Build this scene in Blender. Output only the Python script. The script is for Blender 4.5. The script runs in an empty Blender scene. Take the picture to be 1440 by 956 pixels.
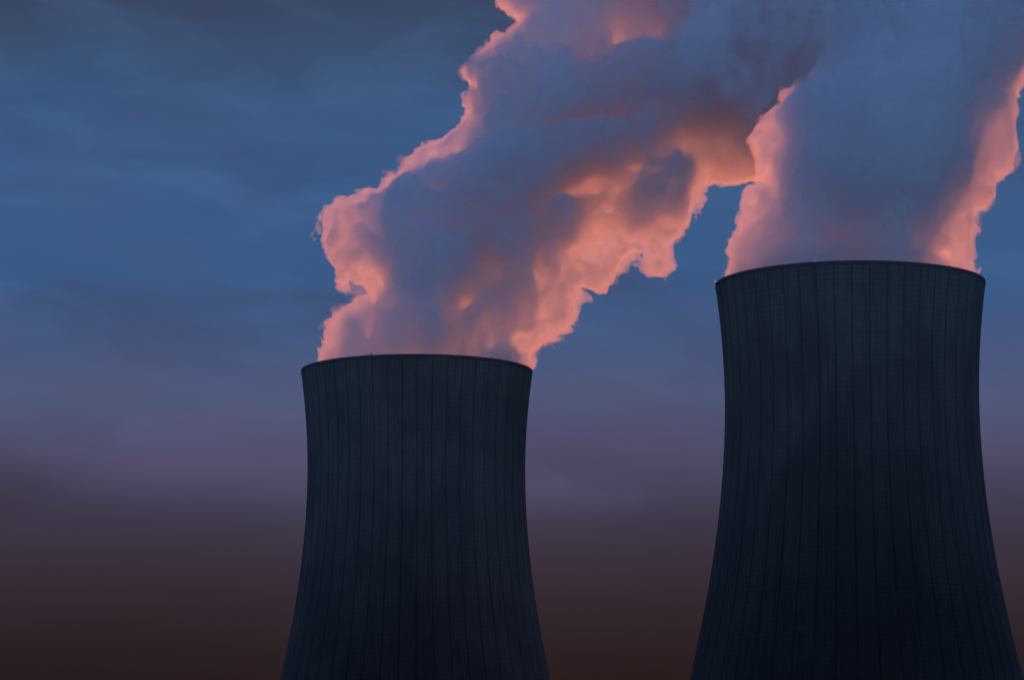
import bpy, bmesh, math, random
import numpy as np
from mathutils import Vector

S = bpy.context.scene
COL = S.collection
R = math.radians
rng = np.random.default_rng(7)

# ------------------------------------------------------------------ camera
F_PX, PITCH, CAM_H = 5100.0, R(8.86), 1.7          # focal length in photo pixels (photo 1440 x 956)
cam_d = bpy.data.cameras.new("camera")
cam_d.sensor_width = 36.0
cam_d.lens = F_PX / 1440.0 * 36.0
cam_d.clip_start, cam_d.clip_end = 1.0, 80000.0
cam = bpy.data.objects.new("camera", cam_d)
COL.objects.link(cam)
cam.location = (0, 0, CAM_H)
cam.rotation_euler = (R(90) + PITCH, 0, 0)
S.camera = cam

# ------------------------------------------------------------------ render settings
S.view_settings.view_transform = 'Standard'
S.view_settings.look = 'None'
S.view_settings.exposure = 0.0
S.view_settings.gamma = 1.0
S.cycles.volume_bounces = 14
S.cycles.max_bounces = 20
S.cycles.diffuse_bounces = 3
S.cycles.transparent_max_bounces = 48
S.cycles.use_denoising = True
S.cycles.use_adaptive_sampling = True
S.cycles.adaptive_threshold = 0.02
S.cycles.sample_clamp_indirect = 6.0

# ------------------------------------------------------------------ sun direction
SUN_AZ, SUN_EL = R(2.0), R(1.5)
sun_dir = Vector((math.sin(SUN_AZ) * math.cos(SUN_EL), math.cos(SUN_AZ) * math.cos(SUN_EL), math.sin(SUN_EL)))
sun_d = bpy.data.lights.new("sun", 'SUN')
sun_d.energy = 1.65
sun_d.angle = R(0.5)
sun_d.color = (1.0, 0.25, 0.085)
sun = bpy.data.objects.new("sun", sun_d)
COL.objects.link(sun)
sun.location = (0, 3000, 400)
sun.rotation_euler = sun_dir.to_track_quat('Z', 'Y').to_euler()


def lin(r, g, b):
    def f(c):
        c /= 255.0
        return c / 12.92 if c <= 0.04045 else ((c + 0.055) / 1.055) ** 2.4
    return (f(r), f(g), f(b), 1.0)


# ------------------------------------------------------------------ node helpers
class NT:
    def __init__(self, tree):
        self.t = tree
        tree.nodes.clear()

    def n(self, kind, **kw):
        o = self.t.nodes.new(kind)
        for k, v in kw.items():
            setattr(o, k, v)
        return o

    def link(self, a, b):
        self.t.links.new(a, b)

    def put(self, sock, v):
        if isinstance(v, bpy.types.NodeSocket):
            self.link(v, sock)
        else:
            sock.default_value = v

    def math(self, op, a, b=0.0, c=0.0, clamp=False):
        o = self.n('ShaderNodeMath', operation=op, use_clamp=clamp)
        for s, v in zip(o.inputs, (a, b, c)):
            self.put(s, v)
        return o.outputs[0]

    def maprange(self, v, a, b, c=0.0, d=1.0, kind='SMOOTHSTEP'):
        o = self.n('ShaderNodeMapRange', interpolation_type=kind)
        self.put(o.inputs[0], v)
        for i, x in zip((1, 2, 3, 4), (a, b, c, d)):
            o.inputs[i].default_value = x
        return o.outputs[0]

    def mix(self, f, a, b, blend='MIX'):
        o = self.n('ShaderNodeMix', data_type='RGBA', blend_type=blend)
        self.put(o.inputs[0], f)
        self.put(o.inputs[6], a)
        self.put(o.inputs[7], b)
        return o.outputs[2]

    def noise(self, vec, scale, detail=4.0, rough=0.5, dist=0.0):
        o = self.n('ShaderNodeTexNoise', noise_dimensions='3D')
        self.put(o.inputs['Vector'], vec)
        o.inputs['Scale'].default_value = scale
        o.inputs['Detail'].default_value = detail
        o.inputs['Roughness'].default_value = rough
        o.inputs['Distortion'].default_value = dist
        return o.outputs['Fac']

    def xyz(self, x, y, z):
        o = self.n('ShaderNodeCombineXYZ')
        for s, v in zip(o.inputs, (x, y, z)):
            self.put(s, v)
        return o.outputs[0]

    def ramp(self, f, stops, interp='LINEAR'):
        o = self.n('ShaderNodeValToRGB')
        cr = o.color_ramp
        cr.interpolation = interp
        while len(cr.elements) < len(stops):
            cr.elements.new(0.5)
        for e, (p, c) in zip(cr.elements, stops):
            e.position, e.color = p, c
        self.put(o.inputs[0], f)
        return o.outputs[0]


# ------------------------------------------------------------------ world: dusk sky
W = bpy.data.worlds.new("World")
S.world = W
W.use_nodes = True
w = NT(W.node_tree)
tc = w.n('ShaderNodeTexCoord')
sep = w.n('ShaderNodeSeparateXYZ')
w.link(tc.outputs['Generated'], sep.inputs[0])
dx, dy, dz = sep.outputs
el = w.math('MULTIPLY', w.math('ARCSINE', dz), 180 / math.pi)            # elevation, degrees
az = w.math('MULTIPLY', w.math('ARCTAN2', dx, dy), 180 / math.pi)         # azimuth from +Y, degrees
# long flat cloud streaks: stretch the direction sideways
strk = w.xyz(w.math('MULTIPLY', az, 0.22), w.math('MULTIPLY', w.math('MULTIPLY_ADD', az, 0.07, el), 0.75), 3.1)
n1 = w.noise(strk, 1.0, 4.0, 0.5, 0.6)
strk2 = w.xyz(w.math('MULTIPLY', az, 0.17), w.math('MULTIPLY', w.math('MULTIPLY_ADD', az, -0.05, el), 0.40), 11.7)
n2 = w.noise(strk2, 1.0, 3.0, 0.45, 0.8)
n3 = w.noise(w.xyz(w.math('MULTIPLY', az, 0.38), w.math('MULTIPLY', w.math('MULTIPLY_ADD', az, 0.12, el), 1.0), 5.0), 1.0, 4.0, 0.55, 0.5)
off = w.math('ADD', w.math('MULTIPLY', w.math('SUBTRACT', n2, 0.5), 1.5), w.math('MULTIPLY', w.math('SUBTRACT', n1, 0.5), 0.7))
off = w.math('MULTIPLY', off, w.maprange(el, 3.5, 8.5, 0.35, 1.0))
el2 = w.math('ADD', el, off)
SKY = [  # elevation in degrees, colour of the cloud layer
    (0.0, (30, 20, 21)), (3.4, (33, 24, 28)), (4.0, (39, 30, 36)), (5.2, (54, 45, 57)), (6.15, (61, 56, 76)),
    (7.05, (78, 76, 105)), (8.0, (78, 88, 123)), (8.8, (68, 87, 128)), (9.8, (56, 90, 134)), (12.0, (58, 92, 136)),
    (13.0, (57, 84, 122)), (13.7, (58, 76, 108)), (14.3, (56, 69, 98)), (18.0, (58, 72, 104)), (35.0, (70, 108, 170)), (90.0, (70, 110, 176))]
sky = w.ramp(w.math('DIVIDE', el2, 90.0, clamp=True), [(e / 90.0, lin(*c)) for e, c in SKY])
# light and dark streaks, and mauve patches
sky = w.mix(w.math('MULTIPLY', w.maprange(n3, 0.45, 0.75, 0.0, 0.13), w.maprange(el, 6.0, 9.0)), sky, lin(92, 130, 180))
sky = w.mix(w.math('MULTIPLY', w.maprange(n1, 0.55, 0.30, 0.0, 0.32), w.maprange(el, 6.0, 9.0)), sky, lin(58, 62, 96))
mauve = w.math('MULTIPLY', w.maprange(n2, 0.5, 0.68), w.math('MULTIPLY', w.maprange(el, 7.0, 10.0, 0.25, 0.08), w.maprange(el, 5.5, 7.5)))
sky = w.mix(mauve, sky, lin(98, 82, 116))
# the far side of the sky (behind the camera): a low blue band added to light towers and steam
band = w.math('MULTIPLY', w.maprange(el, 0.6, 2.0), w.maprange(el, 5.0, 2.8))
back = w.maprange(dy, 0.25, -0.25)
backsky = w.ramp(w.maprange(el, 0.0, 90.0, kind='LINEAR'), [(0.0, (0.012, 0.02, 0.04, 1)), (0.15, (0.012, 0.024, 0.055, 1)), (0.45, (0.02, 0.045, 0.11, 1)), (0.65, (0.05, 0.085, 0.22, 1)), (1.0, (0.10, 0.175, 0.46, 1))])
backsky = w.mix(band, backsky, (2.9, 5.3, 11.2, 1))
sky = w.mix(back, sky, backsky)
bg = w.n('ShaderNodeBackground')
w.link(sky, bg.inputs[0])
bg.inputs[1].default_value = 1.0
ns = w.n('ShaderNodeTexSky', sky_type='NISHITA')
ns.sun_disc = False
ns.sun_elevation = R(1.5)
ns.sun_rotation = SUN_AZ
bg2 = w.n('ShaderNodeBackground')
w.link(ns.outputs[0], bg2.inputs[0])
bg2.inputs[1].default_value = 0.05
mx = w.n('ShaderNodeMixShader')                                          # the cloud deck lets a little of the clear sky through
mx.inputs[0].default_value = 0.995
w.link(bg2.outputs[0], mx.inputs[1])
w.link(bg.outputs[0], mx.inputs[2])
wo = w.n('ShaderNodeOutputWorld')
w.link(mx.outputs[0], wo.inputs[0])


# ------------------------------------------------------------------ materials
def new_mat(name):
    m = bpy.data.materials.new(name)
    m.use_nodes = True
    return m, NT(m.node_tree)


def principled(t, color, rough=0.8, normal=None, **kw):
    b = t.n('ShaderNodeBsdfPrincipled')
    t.put(b.inputs['Base Color'], color)
    t.put(b.inputs['Roughness'], rough)
    b.inputs['Specular IOR Level'].default_value = kw.pop('spec', 0.3)
    for k, v in kw.items():
        t.put(b.inputs[k], v)
    if normal is not None:
        t.link(normal, b.inputs['Normal'])
    o = t.n('ShaderNodeOutputMaterial')
    t.link(b.outputs[0], o.inputs['Surface'])
    return b


N_RIB, LIFT = 48, 1.25


def concrete_material():
    m, t = new_mat("weathered_concrete")
    uv = t.n('ShaderNodeUVMap', uv_map="shell")
    s = t.n('ShaderNodeSeparateXYZ')
    t.link(uv.outputs[0], s.inputs[0])
    u, v = s.outputs[0], s.outputs[1]                    # u: rib bays 0..48, v: metres up the shell
    oi = t.n('ShaderNodeObjectInfo')
    seed = t.math('MULTIPLY', oi.outputs['Random'], 50.0)
    # lift joints
    fv = t.math('FRACT', t.math('DIVIDE', v, LIFT))
    jd = t.math('ABSOLUTE', t.math('SUBTRACT', fv, 0.5))                  # .5 at the joint
    joint = t.maprange(jd, 0.42, 0.49)
    lift_id = t.math('FLOOR', t.math('DIVIDE', v, LIFT))
    jn = t.n('ShaderNodeTexWhiteNoise', noise_dimensions='1D')
    t.link(t.math('ADD', lift_id, seed), jn.inputs['W'])
    joint = t.math('MULTIPLY', joint, t.maprange(jn.outputs['Value'], 0.1, 1.0, 0.25, 1.0, 'LINEAR'))
    # formwork panel joints, four to a bay
    fu = t.math('FRACT', t.math('MULTIPLY', u, 4.0))
    pj = t.maprange(t.math('ABSOLUTE', t.math('SUBTRACT', fu, 0.5)), 0.44, 0.495)
    # rib line
    fr = t.math('FRACT', u)
    rib = t.maprange(t.math('ABSOLUTE', t.math('SUBTRACT', fr, 0.5)), 0.425, 0.47)
    # tone of each panel
    wn = t.n('ShaderNodeTexWhiteNoise', noise_dimensions='3D')
    t.link(t.xyz(t.math('FLOOR', t.math('MULTIPLY', u, 4.0)), lift_id, seed), wn.inputs['Vector'])
    wb = t.n('ShaderNodeTexWhiteNoise', noise_dimensions='2D')
    t.link(t.xyz(t.math('FLOOR', u), seed, 0.0), wb.inputs['Vector'])
    # vertical run-off streaks and big weather patches
    st = t.noise(t.xyz(t.math('MULTIPLY', u, 5.0), t.math('MULTIPLY', v, 0.045), seed), 1.0, 5.0, 0.62)
    st2 = t.noise(t.xyz(t.math('MULTIPLY', u, 13.0), t.math('MULTIPLY', v, 0.09), seed), 1.0, 3.0, 0.6)
    pat = t.noise(t.xyz(t.math('MULTIPLY', u, 0.35), t.math('MULTIPLY', v, 0.05), seed), 1.0, 5.0, 0.6)
    col = t.mix(t.maprange(pat, 0.3, 0.7), (0.093, 0.083, 0.073, 1), (0.145, 0.127, 0.108, 1))
    col = t.mix(t.maprange(wn.outputs['Value'], 0.0, 1.0, 0.0, 0.22, 'LINEAR'), col, (0.075, 0.075, 0.078, 1))
    col = t.mix(t.maprange(wb.outputs['Value'], 0.0, 1.0, 0.0, 0.16, 'LINEAR'), col, (0.085, 0.085, 0.088, 1))
    col = t.mix(t.maprange(st, 0.50, 0.70, 0.0, 0.7), col, (0.06, 0.06, 0.063, 1))
    col = t.mix(t.maprange(st2, 0.62, 0.74, 0.0, 0.6), col, (0.05, 0.05, 0.052, 1))
    col = t.mix(t.maprange(st2, 0.36, 0.27, 0.0, 0.35), col, (0.21, 0.21, 0.21, 1))
    col = t.mix(t.math('MULTIPLY', joint, 0.72), col, (0.045, 0.045, 0.048, 1))
    col = t.mix(t.math('MULTIPLY', pj, 0.58), col, (0.055, 0.055, 0.058, 1))
    col = t.mix(t.math('MULTIPLY', rib, 0.42), col, (0.03, 0.03, 0.032, 1))
    bp = t.n('ShaderNodeBump')
    bp.inputs['Strength'].default_value = 0.5
    bp.inputs['Distance'].default_value = 0.05
    t.link(t.math('SUBTRACT', 1.0, t.math('MAXIMUM', joint, pj)), bp.inputs['Height'])
    principled(t, col, 0.9, bp.outputs[0], spec=0.2)
    return m


def plain_noise_material(name, c1, c2, scale, rough=0.9, detail=6.0):
    m, t = new_mat(name)
    g = t.n('ShaderNodeTexCoord')
    f = t.noise(g.outputs['Object'], scale, detail, 0.6)
    principled(t, t.mix(f, c1, c2), rough, spec=0.05)
    return m


CONC = concrete_material()
RIMM = plain_noise_material("rim_concrete", (0.06, 0.056, 0.052, 1), (0.095, 0.09, 0.082, 1), 0.8)
GRASS = plain_noise_material("dark_grass", (0.025, 0.035, 0.015, 1), (0.06, 0.07, 0.03, 1), 0.02)
SHADE_RIDGE = plain_noise_material("shading_ridge_cover", (0.02, 0.03, 0.015, 1), (0.05, 0.06, 0.03, 1), 0.03)  # cover of the ridge added to block low sky light
STEEL = plain_noise_material("galvanised_steel", (0.10, 0.10, 0.11, 1), (0.16, 0.16, 0.17, 1), 6.0, 0.5)


def lens_material(name, on):
    m, t = new_mat(name)
    g = t.n('ShaderNodeTexCoord')
    f = t.noise(g.outputs['Object'], 9.0, 2.0)
    col = t.mix(f, (0.5, 0.02, 0.015, 1), (0.7, 0.03, 0.02, 1))
    kw = {}
    if on:
        kw = {'Emission Color': (1.0, 0.05, 0.04, 1), 'Emission Strength': 2.0}
    principled(t, col if on else (0.05, 0.01, 0.01, 1), 0.25, **kw)
    return m


LENS_ON, LENS_OFF = lens_material("red_lamp_lens", True), lens_material("unlit_lamp_lens", False)


# ------------------------------------------------------------------ mesh helpers
def link_mesh(name, verts, faces, mat, parent=None, smooth=False):
    me = bpy.data.meshes.new(name)
    me.from_pydata([tuple(v) for v in verts], [], [tuple(f) for f in faces])
    me.materials.append(mat)
    if smooth:
        me.polygons.foreach_set("use_smooth", [True] * len(me.polygons))
    o = bpy.data.objects.new(name, me)
    COL.objects.link(o)
    o.parent = parent
    return o


def link_bm(name, bm, mat, parent=None):
    me = bpy.data.meshes.new(name)
    bm.to_mesh(me)
    bm.free()
    me.materials.append(mat)
    o = bpy.data.objects.new(name, me)
    COL.objects.link(o)
    o.parent = parent
    return o


# ------------------------------------------------------------------ ground and light-blocking ridge
def ground():
    vs, fs = [(0, 0, 0)], []
    radii = [40, 120, 300, 700, 1500, 3500, 9000, 22000]
    n = 96
    for r in radii:
        for k in range(n):
            a = 2 * math.pi * k / n
            vs.append((r * math.cos(a), r * math.sin(a), 0.0))
    for k in range(n):
        fs.append((0, 1 + k, 1 + (k + 1) % n))
    for i in range(len(radii) - 1):
        for k in range(n):
            a, b = 1 + i * n + k, 1 + i * n + (k + 1) % n
            fs.append((a, a + n, b + n, b))
    o = link_mesh("ground", vs, fs, GRASS)
    o["kind"] = "structure"


def shading_ridge():
    """Added ridge, unseen behind the camera, keeping low sky light off the tower bases."""
    vs, fs = [], []
    cx, cy = 30.0, 930.0
    na, nr = 181, 25
    for i in range(na):
        a = math.radians(180 + 180 * i / (na - 1))
        end = math.sin(math.pi * i / (na - 1)) ** 0.35
        for j in range(nr):
            s = j / (nr - 1)
            r = 1090 + 540 * s
            prof = math.sin(math.pi * min(s / 0.5, 1.0) / 2) ** 1.4 if s < 0.5 else math.cos(math.pi * (s - 0.5)) ** 0.8 if s < 1 else 0.0
            h = 180 + 14 * math.sin(a * 7.3) + 9 * math.sin(a * 17.1 + 1) + 4 * math.sin(a * 41 + 2) + 5 * math.sin(a * 90 + s * 9)
            vs.append((cx + r * math.cos(a), cy + r * math.sin(a), -2.0 + max(0.0, h * prof * end)))
    for i in range(na - 1):
        for j in range(nr - 1):
            p = i * nr + j
            fs.append((p, p + 1, p + nr + 1, p + nr))
    o = link_mesh("shading_ridge", vs, fs, SHADE_RIDGE, smooth=True)
    o["kind"] = "structure"


ground()
shading_ridge()

# ------------------------------------------------------------------ cooling towers
H, R0, Z0 = 150.0, 30.4, 121.5
WALL = 0.55


def shell_r(z):
    b = 75.5 if z > Z0 else 81.0
    return R0 * math.sqrt(1 + ((z - Z0) / b) ** 2)


def make_shell(parent):
    """Hyperboloid shell of revolution with raised meridional ribs; outer skin, rim and inner skin in one closed mesh."""
    per = 12                                            # steps in a rib bay; the rib takes the ones round the bay edge
    us = []
    for k in range(N_RIB):
        for f in (0.0, 0.038, 0.046, 0.2, 0.35, 0.5, 0.65, 0.8, 0.954, 0.962):
            us.append(k + f)
    n = len(us)
    zs = list(np.linspace(0.0, H - 0.9, 110))
    verts, faces, uvs = [], [], []
    arc = 0.0
    prev = None
    rows = []
    for z in zs:
        r = shell_r(z)
        if prev is not None:
            arc += math.hypot(z - prev[0], r - prev[1])
        prev = (z, r)
        row = []
        for u in us:
            f = u - math.floor(u)
            proud = 0.06 if (f < 0.04 or f > 0.96) else 0.0
            a = 2 * math.pi * u / N_RIB
            row.append(len(verts))
            verts.append(((r + proud) * math.cos(a), (r + proud) * math.sin(a), z))
            uvs.append((u, arc))
        rows.append(row)
    for z in list(np.linspace(H - 0.9, 0.0, 40)):       # inside
        r = shell_r(z) - WALL
        row = []
        for u in us:
            a = 2 * math.pi * u / N_RIB
            row.append(len(verts))
            verts.append((r * math.cos(a), r * math.sin(a), z))
            uvs.append((u, z))
        rows.append(row)
    fuv = []
    for i in range(len(rows)):
        ra, rb = rows[i], rows[(i + 1) % len(rows)]
        for k in range(n):
            k2 = (k + 1) % n
            faces.append((ra[k], ra[k2], rb[k2], rb[k]))
            q = [uvs[ra[k]], uvs[ra[k2]], uvs[rb[k2]], uvs[rb[k]]]
            if k2 == 0:
                q[1] = (N_RIB, q[1][1])
                q[2] = (N_RIB, q[2][1])
            fuv.extend(q)
    o = link_mesh("shell", verts, faces, CONC, parent)
    lay = o.data.uv_layers.new(name="shell")
    lay.data.foreach_set("uv", np.array(fuv, dtype=np.float32).ravel())
    return o


def make_rim(parent):
    prof = [(-WALL - 0.15, -0.897), (0.02, -0.897), (0.09, -0.85), (0.09, -0.06), (0.04, 0.0), (-WALL - 0.1, 0.0), (-WALL - 0.15, -0.1)]
    n = 240
    r = shell_r(H - 0.5)
    vs, fs = [], []
    for k in range(n):
        a = 2 * math.pi * k / n
        for dr, dzz in prof:
            vs.append(((r + dr) * math.cos(a), (r + dr) * math.sin(a), H + dzz))
    m = len(prof)
    for k in range(n):
        for j in range(m):
            fs.append((k * m + j, k * m + (j + 1) % m, ((k + 1) % n) * m + (j + 1) % m, ((k + 1) % n) * m + j))
    return link_mesh("rim", vs, fs, RIMM, parent)


def make_light(parent, ang, on):
    """Obstruction light clamped to the outside of the rim: bracket plate, post, housing, domed lens."""
    r = shell_r(H - 0.5) + 0.09
    bm = bmesh.new()

    def box(cx, cy, cz, sx, sy, sz):
        g = bmesh.ops.create_cube(bm, size=1.0)
        bmesh.ops.scale(bm, vec=(sx, sy, sz), verts=g['verts'])
        bmesh.ops.translate(bm, vec=(cx, cy, cz), verts=g['verts'])
    box(0.05, 0, -0.45, 0.08, 0.5, 0.7)
    box(0.28, 0, -0.30, 0.38, 0.42, 0.10)
    g = bmesh.ops.create_cone(bm, segments=16, radius1=0.28, radius2=0.24, depth=0.42, cap_ends=True)
    bmesh.ops.translate(bm, vec=(0.30, 0, -0.04), verts=g['verts'])
    o = link_bm("obstruction_light", bm, STEEL, parent)
    o.location = (r * math.cos(ang), r * math.sin(ang), H)
    o.rotation_euler = (0, 0, ang)
    o.scale = (0.7, 0.7, 0.7)
    bm = bmesh.new()
    g = bmesh.ops.create_uvsphere(bm, u_segments=20, v_segments=12, radius=0.27)
    for v in bm.verts:
        v.co.z = v.co.z * 1.25 if v.co.z > 0 else v.co.z * 0.4
    bmesh.ops.translate(bm, vec=(0.30, 0, 0.18), verts=bm.verts)
    for f in bm.faces:
        f.smooth = True
    link_bm("lens", bm, LENS_ON if on else LENS_OFF, o)


def make_tower(x, y, rot, label, lights, on):
    t = bpy.data.objects.new("cooling_tower", None)
    COL.objects.link(t)
    t.location = (x, y, 0)
    t["label"], t["category"], t["group"] = label, "cooling tower", "concrete cooling towers of the power station"
    sh = make_shell(t)
    sh.rotation_euler = (0, 0, rot)
    make_rim(t)
    for a in lights:
        make_light(t, a, on)
    return t


LX, LY = -26.73, 1008.2
RX, RY = 81.65, 863.6


def rim_angle(px, x, y, near=True):
    """Angle round the rim of the point that stands at photo column px on the near side."""
    best = min((abs(720 + F_PX * (x + 32.45 * math.cos(a)) / ((y + 32.45 * math.sin(a)) * math.cos(PITCH) + (H - CAM_H) * math.sin(PITCH)) - px), a)
               for a in np.linspace(math.pi, 2 * math.pi, 721))
    return best[1]


make_tower(LX, LY, 0.03, "smaller, farther cooling tower with no lamp lit on its rim", [rim_angle(p, LX, LY) for p in (523, 690)], False)
make_tower(RX, RY, 0.05, "larger, nearer cooling tower with tiny red lamps lit along its rim", [rim_angle(p, RX, RY) for p in (1007.5, 1147, 1334)], True)


# ------------------------------------------------------------------ steam plumes
def fade(t):
    return t * t * t * (t * (t * 6 - 15) + 10)


class Noise3:
    """Periodic gradient-free lattice noise with smooth interpolation, about -1..1."""
    def __init__(self, seed, n=64):
        self.n = n
        self.g = np.random.default_rng(seed).uniform(-1, 1, (n, n, n)).astype(np.float32)

    def __call__(self, p):
        n = self.n
        i = np.floor(p).astype(np.int32)
        f = fade((p - i).astype(np.float32))
        i0 = i % n
        i1 = (i + 1) % n
        g = self.g
        x0, y0, z0 = i0[:, 0], i0[:, 1], i0[:, 2]
        x1, y1, z1 = i1[:, 0], i1[:, 1], i1[:, 2]
        fx, fy, fz = f[:, 0], f[:, 1], f[:, 2]
        a = g[x0, y0, z0] * (1 - fx) + g[x1, y0, z0] * fx
        b = g[x0, y1, z0] * (1 - fx) + g[x1, y1, z0] * fx
        c = g[x0, y0, z1] * (1 - fx) + g[x1, y0, z1] * fx
        d = g[x0, y1, z1] * (1 - fx) + g[x1, y1, z1] * fx
        e = a * (1 - fy) + b * fy
        h = c * (1 - fy) + d * fy
        return e * (1 - fz) + h * fz


def spline(pts, sub=4):
    """Open Catmull-Rom through the outline's points."""
    p = np.array(pts, float)
    p = np.vstack([2 * p[0] - p[1], p, 2 * p[-1] - p[-2]])
    out = []
    for i in range(1, len(p) - 2):
        for k in range(sub):
            t = k / sub
            a, b, c, d = p[i - 1], p[i], p[i + 1], p[i + 2]
            out.append(0.5 * (2 * b + (c - a) * t + (2 * a - 5 * b + 4 * c - d) * t * t + (3 * b - a - 3 * c + d) * t ** 3))
    out.append(p[-2])
    return np.array(out)


def sdf_poly(px, pz, poly):
    """Signed distance (positive inside) of points to a closed polygon."""
    d2 = np.full(px.shape, 1e12)
    ins = np.zeros(px.shape, bool)
    m = len(poly)
    for k in range(m):
        ax, az = poly[k]
        bx, bz = poly[(k + 1) % m]
        ex, ez = bx - ax, bz - az
        wx, wz = px - ax, pz - az
        t = np.clip((wx * ex + wz * ez) / max(ex * ex + ez * ez, 1e-9), 0, 1)
        d2 = np.minimum(d2, (wx - t * ex) ** 2 + (wz - t * ez) ** 2)
        if ez != 0:
            c = ((az > pz) != (bz > pz)) & (px < ex * (pz - az) / ez + ax)
            ins ^= c
    d = np.sqrt(d2)
    return np.where(ins, d, -d)


def surface_nets(Fv, origin, h):
    """Closed quad mesh of the zero level of the grid Fv (inside > 0)."""
    nx, ny, nz = Fv.shape
    ins = Fv > 0
    c = np.zeros((nx - 1, ny - 1, nz - 1), np.int8)
    corners = [(i, j, k) for i in (0, 1) for j in (0, 1) for k in (0, 1)]
    for i, j, k in corners:
        c += ins[i:nx - 1 + i, j:ny - 1 + j, k:nz - 1 + k]
    act = np.argwhere((c > 0) & (c < 8))
    idx = np.full(c.shape, -1, np.int32)
    idx[act[:, 0], act[:, 1], act[:, 2]] = np.arange(len(act))
    vals = {q: Fv[act[:, 0] + q[0], act[:, 1] + q[1], act[:, 2] + q[2]] for q in corners}
    acc = np.zeros((len(act), 3))
    cnt = np.zeros(len(act))
    for a in corners:
        for ax in range(3):
            if a[ax]:
                continue
            b = list(a)
            b[ax] = 1
            b = tuple(b)
            va, vb = vals[a], vals[b]
            cross = (va > 0) != (vb > 0)
            t = np.where(cross, va / np.where(cross, va - vb, 1.0), 0)
            p = np.zeros((len(act), 3))
            p[:] = a
            p[:, ax] += t
            acc += p * cross[:, None]
            cnt += cross
    verts = (act + acc / cnt[:, None]) * h + origin
    quads = []
    for ax in range(3):
        o1, o2 = [(1, 2), (2, 0), (0, 1)][ax]
        sl0 = [slice(1, -1)] * 3
        sl1 = [slice(1, -1)] * 3
        sl0[ax] = slice(0, -1)
        sl1[ax] = slice(1, None)
        a, b = ins[tuple(sl0)], ins[tuple(sl1)]
        for flip in (False, True):
            e = np.argwhere((a & ~b) if not flip else (~a & b))
            off = [1, 1, 1]
            off[ax] = 0
            e = e + off
            def cell(d1, d2):
                q = e.copy()
                q[:, o1] -= d1
                q[:, o2] -= d2
                return idx[q[:, 0], q[:, 1], q[:, 2]]
            q = np.stack([cell(1, 1), cell(0, 1), cell(0, 0), cell(1, 0)], 1)
            quads.append(q[:, ::-1] if flip else q)
    return verts, np.vstack(quads)


CAP = 38.0                                              # greatest half depth of a plume
NZ = [Noise3(s) for s in range(11, 18)]


def grid_object(name, Fv, org, h, mat, least):
    v, f = surface_nets(Fv, org, h)
    lab = np.arange(len(v))                              # drop stray specks
    while True:
        m = lab[f].min(1)
        new = lab.copy()
        for k in range(4):
            np.minimum.at(new, f[:, k], m)
        new = new[new]
        if (new == lab).all():
            break
        lab = new
    big = np.bincount(lab, minlength=len(v))
    keep = big[lab] > least
    f = f[keep[f[:, 0]]]
    re = np.cumsum(keep) - 1
    v, f = v[keep], re[f]
    me = bpy.data.meshes.new(name)
    me.vertices.add(len(v))
    me.vertices.foreach_set("co", v.astype(np.float32).ravel())
    me.loops.add(len(f) * 4)
    me.loops.foreach_set("vertex_index", f.astype(np.int32).ravel())
    me.polygons.add(len(f))
    me.polygons.foreach_set("loop_start", np.arange(0, len(f) * 4, 4, dtype=np.int32))
    me.polygons.foreach_set("loop_total", np.full(len(f), 4, np.int32))
    me.polygons.foreach_set("use_smooth", np.ones(len(f), bool))
    me.update(calc_edges=True)
    me.validate()
    me.materials.append(mat)
    o = bpy.data.objects.new(name, me)
    COL.objects.link(o)
    return o


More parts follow.
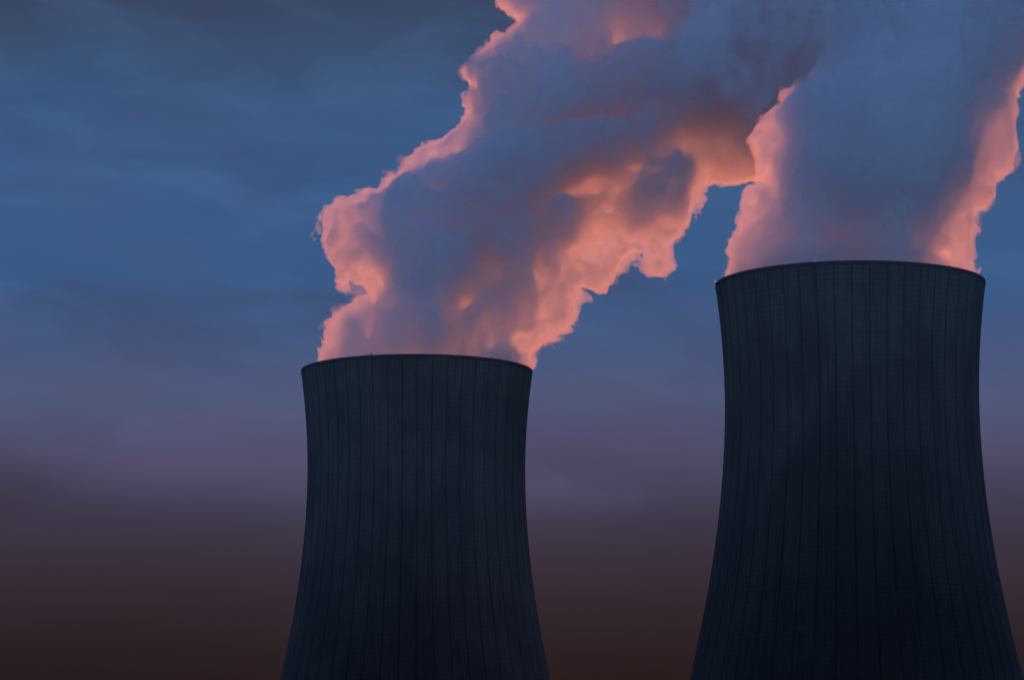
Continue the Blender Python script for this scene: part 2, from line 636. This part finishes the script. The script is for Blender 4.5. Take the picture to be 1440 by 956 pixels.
def plume_mesh(name, outline, depth_y, thick, T, h, mat, lean=(0.0, 0.0), thin=(), seed=0.0, rough=1.0, slope=(1.0, 1.0, 0.0, 1.0), clump=0.9, mouth=(0, 0)):
    """Steam cloud: an outline at the plume's own distance, swollen to a rounded body of real depth and broken up
    by billows of many sizes in space."""
    def unproject(px, py):
        u = (478 - py) / F_PX
        ratio = (math.sin(PITCH) + u * math.cos(PITCH)) / (math.cos(PITCH) - u * math.sin(PITCH))
        z = CAM_H + depth_y * ratio
        d = depth_y * math.cos(PITCH) + (z - CAM_H) * math.sin(PITCH)
        return (px - 720) / F_PX * d, z
    poly = np.array([unproject(a, b) for a, b in outline])
    lo, hi = poly.min(0) - 9, poly.max(0) + 9
    ymax = CAP + 18.0
    xs = np.arange(lo[0], hi[0], h)
    zs = np.arange(lo[1], hi[1], h)
    ys = np.arange(-ymax, ymax, h)
    X2, Z2 = np.meshgrid(xs, zs, indexing='ij')
    d2 = sdf_poly(X2, Z2, poly)
    mult = np.full(X2.shape, thick)
    for (px, py, rx, rz, ang, amt) in thin:             # places where the cloud is thinner or thicker
        cx, cz = unproject(px, py)
        sc = depth_y / F_PX
        ux, uz = X2 - cx, Z2 - cz
        ca, sa = math.cos(ang), math.sin(ang)
        q = ((ux * ca + uz * sa) / (rx * sc)) ** 2 + ((-ux * sa + uz * ca) / (rz * sc)) ** 2
        mult = mult * (1 + (amt - 1) * np.exp(-q))
    yc = lean[0] * (Z2 - lo[1]) + lean[1] * np.sin((Z2 - lo[1]) / 23.0 + X2 / 31.0)
    sl = slope[0] + (slope[1] - slope[0]) * np.clip((Z2 - slope[2]) / (slope[3] - slope[2]), 0, 1)
    slope_z = slope[2]
    slope = sl
    hd = np.where(d2 > 0, T * np.sin(np.minimum(d2 * slope / T, 1.0) * math.pi / 2), d2 * slope * 1.57)
    # thin places start a little way in from the edge
    q = np.clip(d2 / 3.0, 0, 1)
    mult = 1 + (mult - 1) * q * q * (3 - 2 * q)
    # ragged thickness: fibres and clumps of many sizes through the cloud's depth
    Q = np.stack([X2.ravel() * 0.9 + Z2.ravel() * 0.25, np.full(X2.size, seed), Z2.ravel() * 0.9 - X2.ravel() * 0.25], 1)
    Q = Q + 5.0 * np.stack([NZ[5](Q / 17.0), NZ[5](Q / 17.0), NZ[5](Q / 17.0 + 9.1)], 1)
    fb = (NZ[1](Q / 19.0 + 3.0) + 0.65 * NZ[2](Q / 8.5) + 0.5 * NZ[3](Q / 4.0) + 0.35 * NZ[4](Q / 2.0)).reshape(X2.shape)
    mult = mult * np.exp(clump * fb * np.clip(d2 / 5.0, 0, 1) * (1 - 0.35 * np.clip((Z2 - slope_z) / 35.0, 0, 1)))
    nrm = 1.0 / np.sqrt(1.0 + slope ** 2)
    Fv = np.empty((len(xs), len(ys), len(zs)), np.float32)
    for j, y in enumerate(ys):
        Fv[:, j, :] = (np.maximum(CAP * np.tanh(hd * np.where(d2 > 0, mult, 1.0) / CAP), np.minimum(hd, 3.5)) - np.abs(y - yc)) * nrm
    band = np.argwhere((Fv > -9.0) & (Fv < 9.0))
    P = np.stack([xs[band[:, 0]], ys[band[:, 1]], zs[band[:, 2]]], 1) + seed
    d = np.zeros(len(P), np.float32)
    warp = np.stack([NZ[0](P / 14.0), NZ[0](P / 14.0 + 19.3), NZ[0](P / 14.0 + 41.7)], 1)
    Pw = P + warp * 4.0
    for (wl, amp, k) in ((22.0, 2.4, 1), (10.0, 2.0, 2), (4.8, 1.5, 3), (2.5, 1.3, 4), (1.4, 0.8, 5)):
        d += amp * rough * (1.7 * np.abs(NZ[k](Pw / wl)) - 0.4)
    Fv[band[:, 0], band[:, 1], band[:, 2]] += d
    # inside the tower's mouth the steam keeps to the shell
    mx_, my_ = mouth
    low = np.nonzero(zs < H + 3.0)[0]
    rad = np.hypot(xs[:, None] - mx_, (ys[None, :] + depth_y) - my_)
    for k in low:
        Fv[:, :, k] = np.minimum(Fv[:, :, k], (shell_r(min(zs[k], H)) - 1.3 + max(0.0, zs[k] - H) * 2.0) - rad)
    for ax in range(3):                                  # keep the border of the grid outside
        s = [slice(None)] * 3
        for e in (0, -1):
            s[ax] = e
            Fv[tuple(s)] = -1.0
    o = grid_object(name, Fv, np.array([xs[0], ys[0] + depth_y, zs[0]]), h, mat, 4000)
    # a thin ragged veil of steam just outside the dense body
    band = np.argwhere((Fv > -5.0) & (Fv < 1.0))
    P = np.stack([xs[band[:, 0]], ys[band[:, 1]], zs[band[:, 2]]], 1) + seed + 31.0
    P = P + 3.0 * np.stack([NZ[2](P / 9.0), NZ[2](P / 9.0 + 5.7), NZ[2](P / 9.0 + 23.1)], 1)
    d = -0.2 + 1.1 * NZ[1](P / 12.0) + 1.6 * NZ[3](P / 5.0) + 1.3 * NZ[4](P / 2.3)
    Fv[band[:, 0], band[:, 1], band[:, 2]] += d
    low = np.nonzero(zs < H + 1.5)[0]
    for k in low:
        Fv[:, :, k] = np.minimum(Fv[:, :, k], (shell_r(min(zs[k], H)) - 1.2 + max(0.0, zs[k] - H) * 2.0) - rad)
    for ax in range(3):
        s = [slice(None)] * 3
        for e in (0, -1):
            s[ax] = e
            Fv[tuple(s)] = -1.0
    veil = grid_object("veil", Fv, np.array([xs[0], ys[0] + depth_y, zs[0]]), h, VEIL, 300)
    veil.parent = o
    return o


def steam_material(name, density, aniso):
    m, t = new_mat(name)
    pv = t.n('ShaderNodeVolumePrincipled')
    pv.inputs['Color'].default_value = (0.994, 0.9965, 0.9995, 1)
    pv.inputs['Density'].default_value = density
    pv.inputs['Anisotropy'].default_value = aniso
    tr = t.n('ShaderNodeBsdfTransparent')
    df = t.n('ShaderNodeBsdfTranslucent')
    df.inputs[0].default_value = (0.9, 0.9, 0.9, 1)
    mxs = t.n('ShaderNodeMixShader')
    mxs.inputs[0].default_value = 0.02
    t.link(tr.outputs[0], mxs.inputs[1])
    t.link(df.outputs[0], mxs.inputs[2])
    o = t.n('ShaderNodeOutputMaterial')
    t.link(mxs.outputs[0], o.inputs['Surface'])
    t.link(pv.outputs[0], o.inputs['Volume'])
    return m


VEIL = steam_material("thin_steam", 0.04, 0.6)
STEAM = steam_material("steam", 0.19, 0.6)

left_edge = [(440, 560), (446, 530), (458, 503), (468, 480), (470, 458), (482, 437), (513, 414), (500, 404), (474, 398), (462, 375), (455, 352), (454, 328),
             (455, 304), (468, 287), (492, 273), (512, 265), (533, 254), (556, 243), (575, 222), (592, 207), (620, 197), (645, 181), (662, 158),
             (652, 140), (657, 118), (650, 98), (664, 80), (690, 66), (712, 50), (728, 32), (718, 8), (712, -30), (740, -70), (800, -95)]
right_edge = [(1000, -120), (1250, -125), (1400, -100), (1420, -20), (1400, 90), (1340, 215), (1230, 285), (1125, 292), (1084, 264), (1060, 246), (1032, 258), (1002, 258), (985, 272), (978, 300), (966, 322), (948, 342), (943, 364), (928, 377), (913, 368),  # part behind the nearer plume extended to shade that plume's upper edges
              (896, 357), (878, 370), (862, 390), (842, 404), (826, 396), (815, 400), (803, 415), (798, 440), (789, 462), (770, 472), (752, 486), (750, 505), (744, 530), (738, 560)]
LEFT = np.vstack([spline(left_edge), spline(right_edge)])
p1 = plume_mesh("steam_plume", LEFT, LY, 1.0, 30.0, 0.5, STEAM, lean=(0.03, 3.5), seed=3.0, slope=(1.05, 2.6, 200.0, 240.0), mouth=(LX, LY), thin=[
    (795, 430, 34, 60, 0.0, 0.3), (850, 350, 80, 50, 0.6, 0.18), (930, 335, 46, 36, 0.3, 0.25), (885, 245, 90, 22, 0.4, 0.3),
    (490, 330, 56, 75, 0.0, 0.24), (500, 400, 34, 40, 0.0, 0.4), (650, 425, 80, 22, 0.6, 0.25), (600, 480, 140, 55, 0.1, 0.55), (700, 470, 50, 50, 0.3, 0.7), (790, 280, 80, 14, 0.45, 0.16),
    (800, 188, 62, 15, 0.2, 0.07), (925, 275, 34, 40, 0.0, 4.0), (1000, 205, 95, 46, 0.0, 0.18), (870, 190, 60, 40, 0.3, 0.5),
    (950, 112, 80, 24, -0.15, 1.3), (1050, 105, 60, 45, 0.0, 0.4), (680, 100, 36, 60, -0.5, 0.55), (900, 50, 120, 26, 0.15, 0.45), (615, 215, 56, 24, 0.5, 0.4), (640, 335, 90, 70, 0.3, 1.7), (820, 130, 80, 30, 0.2, 1.2), (900, 10, 200, 40, 0.0, 0.5)])
p1["label"], p1["category"], p1["group"] = "leaning pink-edged steam plume rising from the smaller farther tower and drifting right", "steam plume", "steam plumes above the cooling towers"

l2 = [(1028, 440), (1018, 395), (1021, 365), (1025, 335), (1038, 300), (1046, 272), (1062, 243), (1059, 200), (1066, 178), (1084, 156), (1108, 132), (1142, 104), (1172, 60), (1180, 0), (1175, -60), (1200, -95)]
r2 = [(1320, -105), (1450, -95), (1470, -40), (1462, 40), (1448, 90), (1434, 130), (1424, 178), (1425, 212), (1418, 242), (1400, 264), (1386, 290), (1367, 304), (1371, 322), (1366, 350), (1368, 382), (1364, 440)]
RIGHT = np.vstack([spline(l2), spline(r2)])
p2 = plume_mesh("steam_plume", RIGHT, RY, 1.0, 30.0, 0.5, STEAM, lean=(0.02, 3.5), seed=77.0, rough=0.8, slope=(1.3, 2.4, 168.0, 200.0), clump=0.7, mouth=(RX, RY), thin=[
    (1390, 170, 45, 120, 0.0, 0.4), (1095, 205, 38, 40, 0.0, 0.3), (1250, 330, 90, 40, 0.1, 0.6), (1130, 345, 80, 45, 0.2, 0.5), (1270, 200, 60, 200, 0, 1.4)])
p2["label"], p2["category"], p2["group"] = "upright steam plume rising from the larger nearer tower at the right", "steam plume", "steam plumes above the cooling towers"
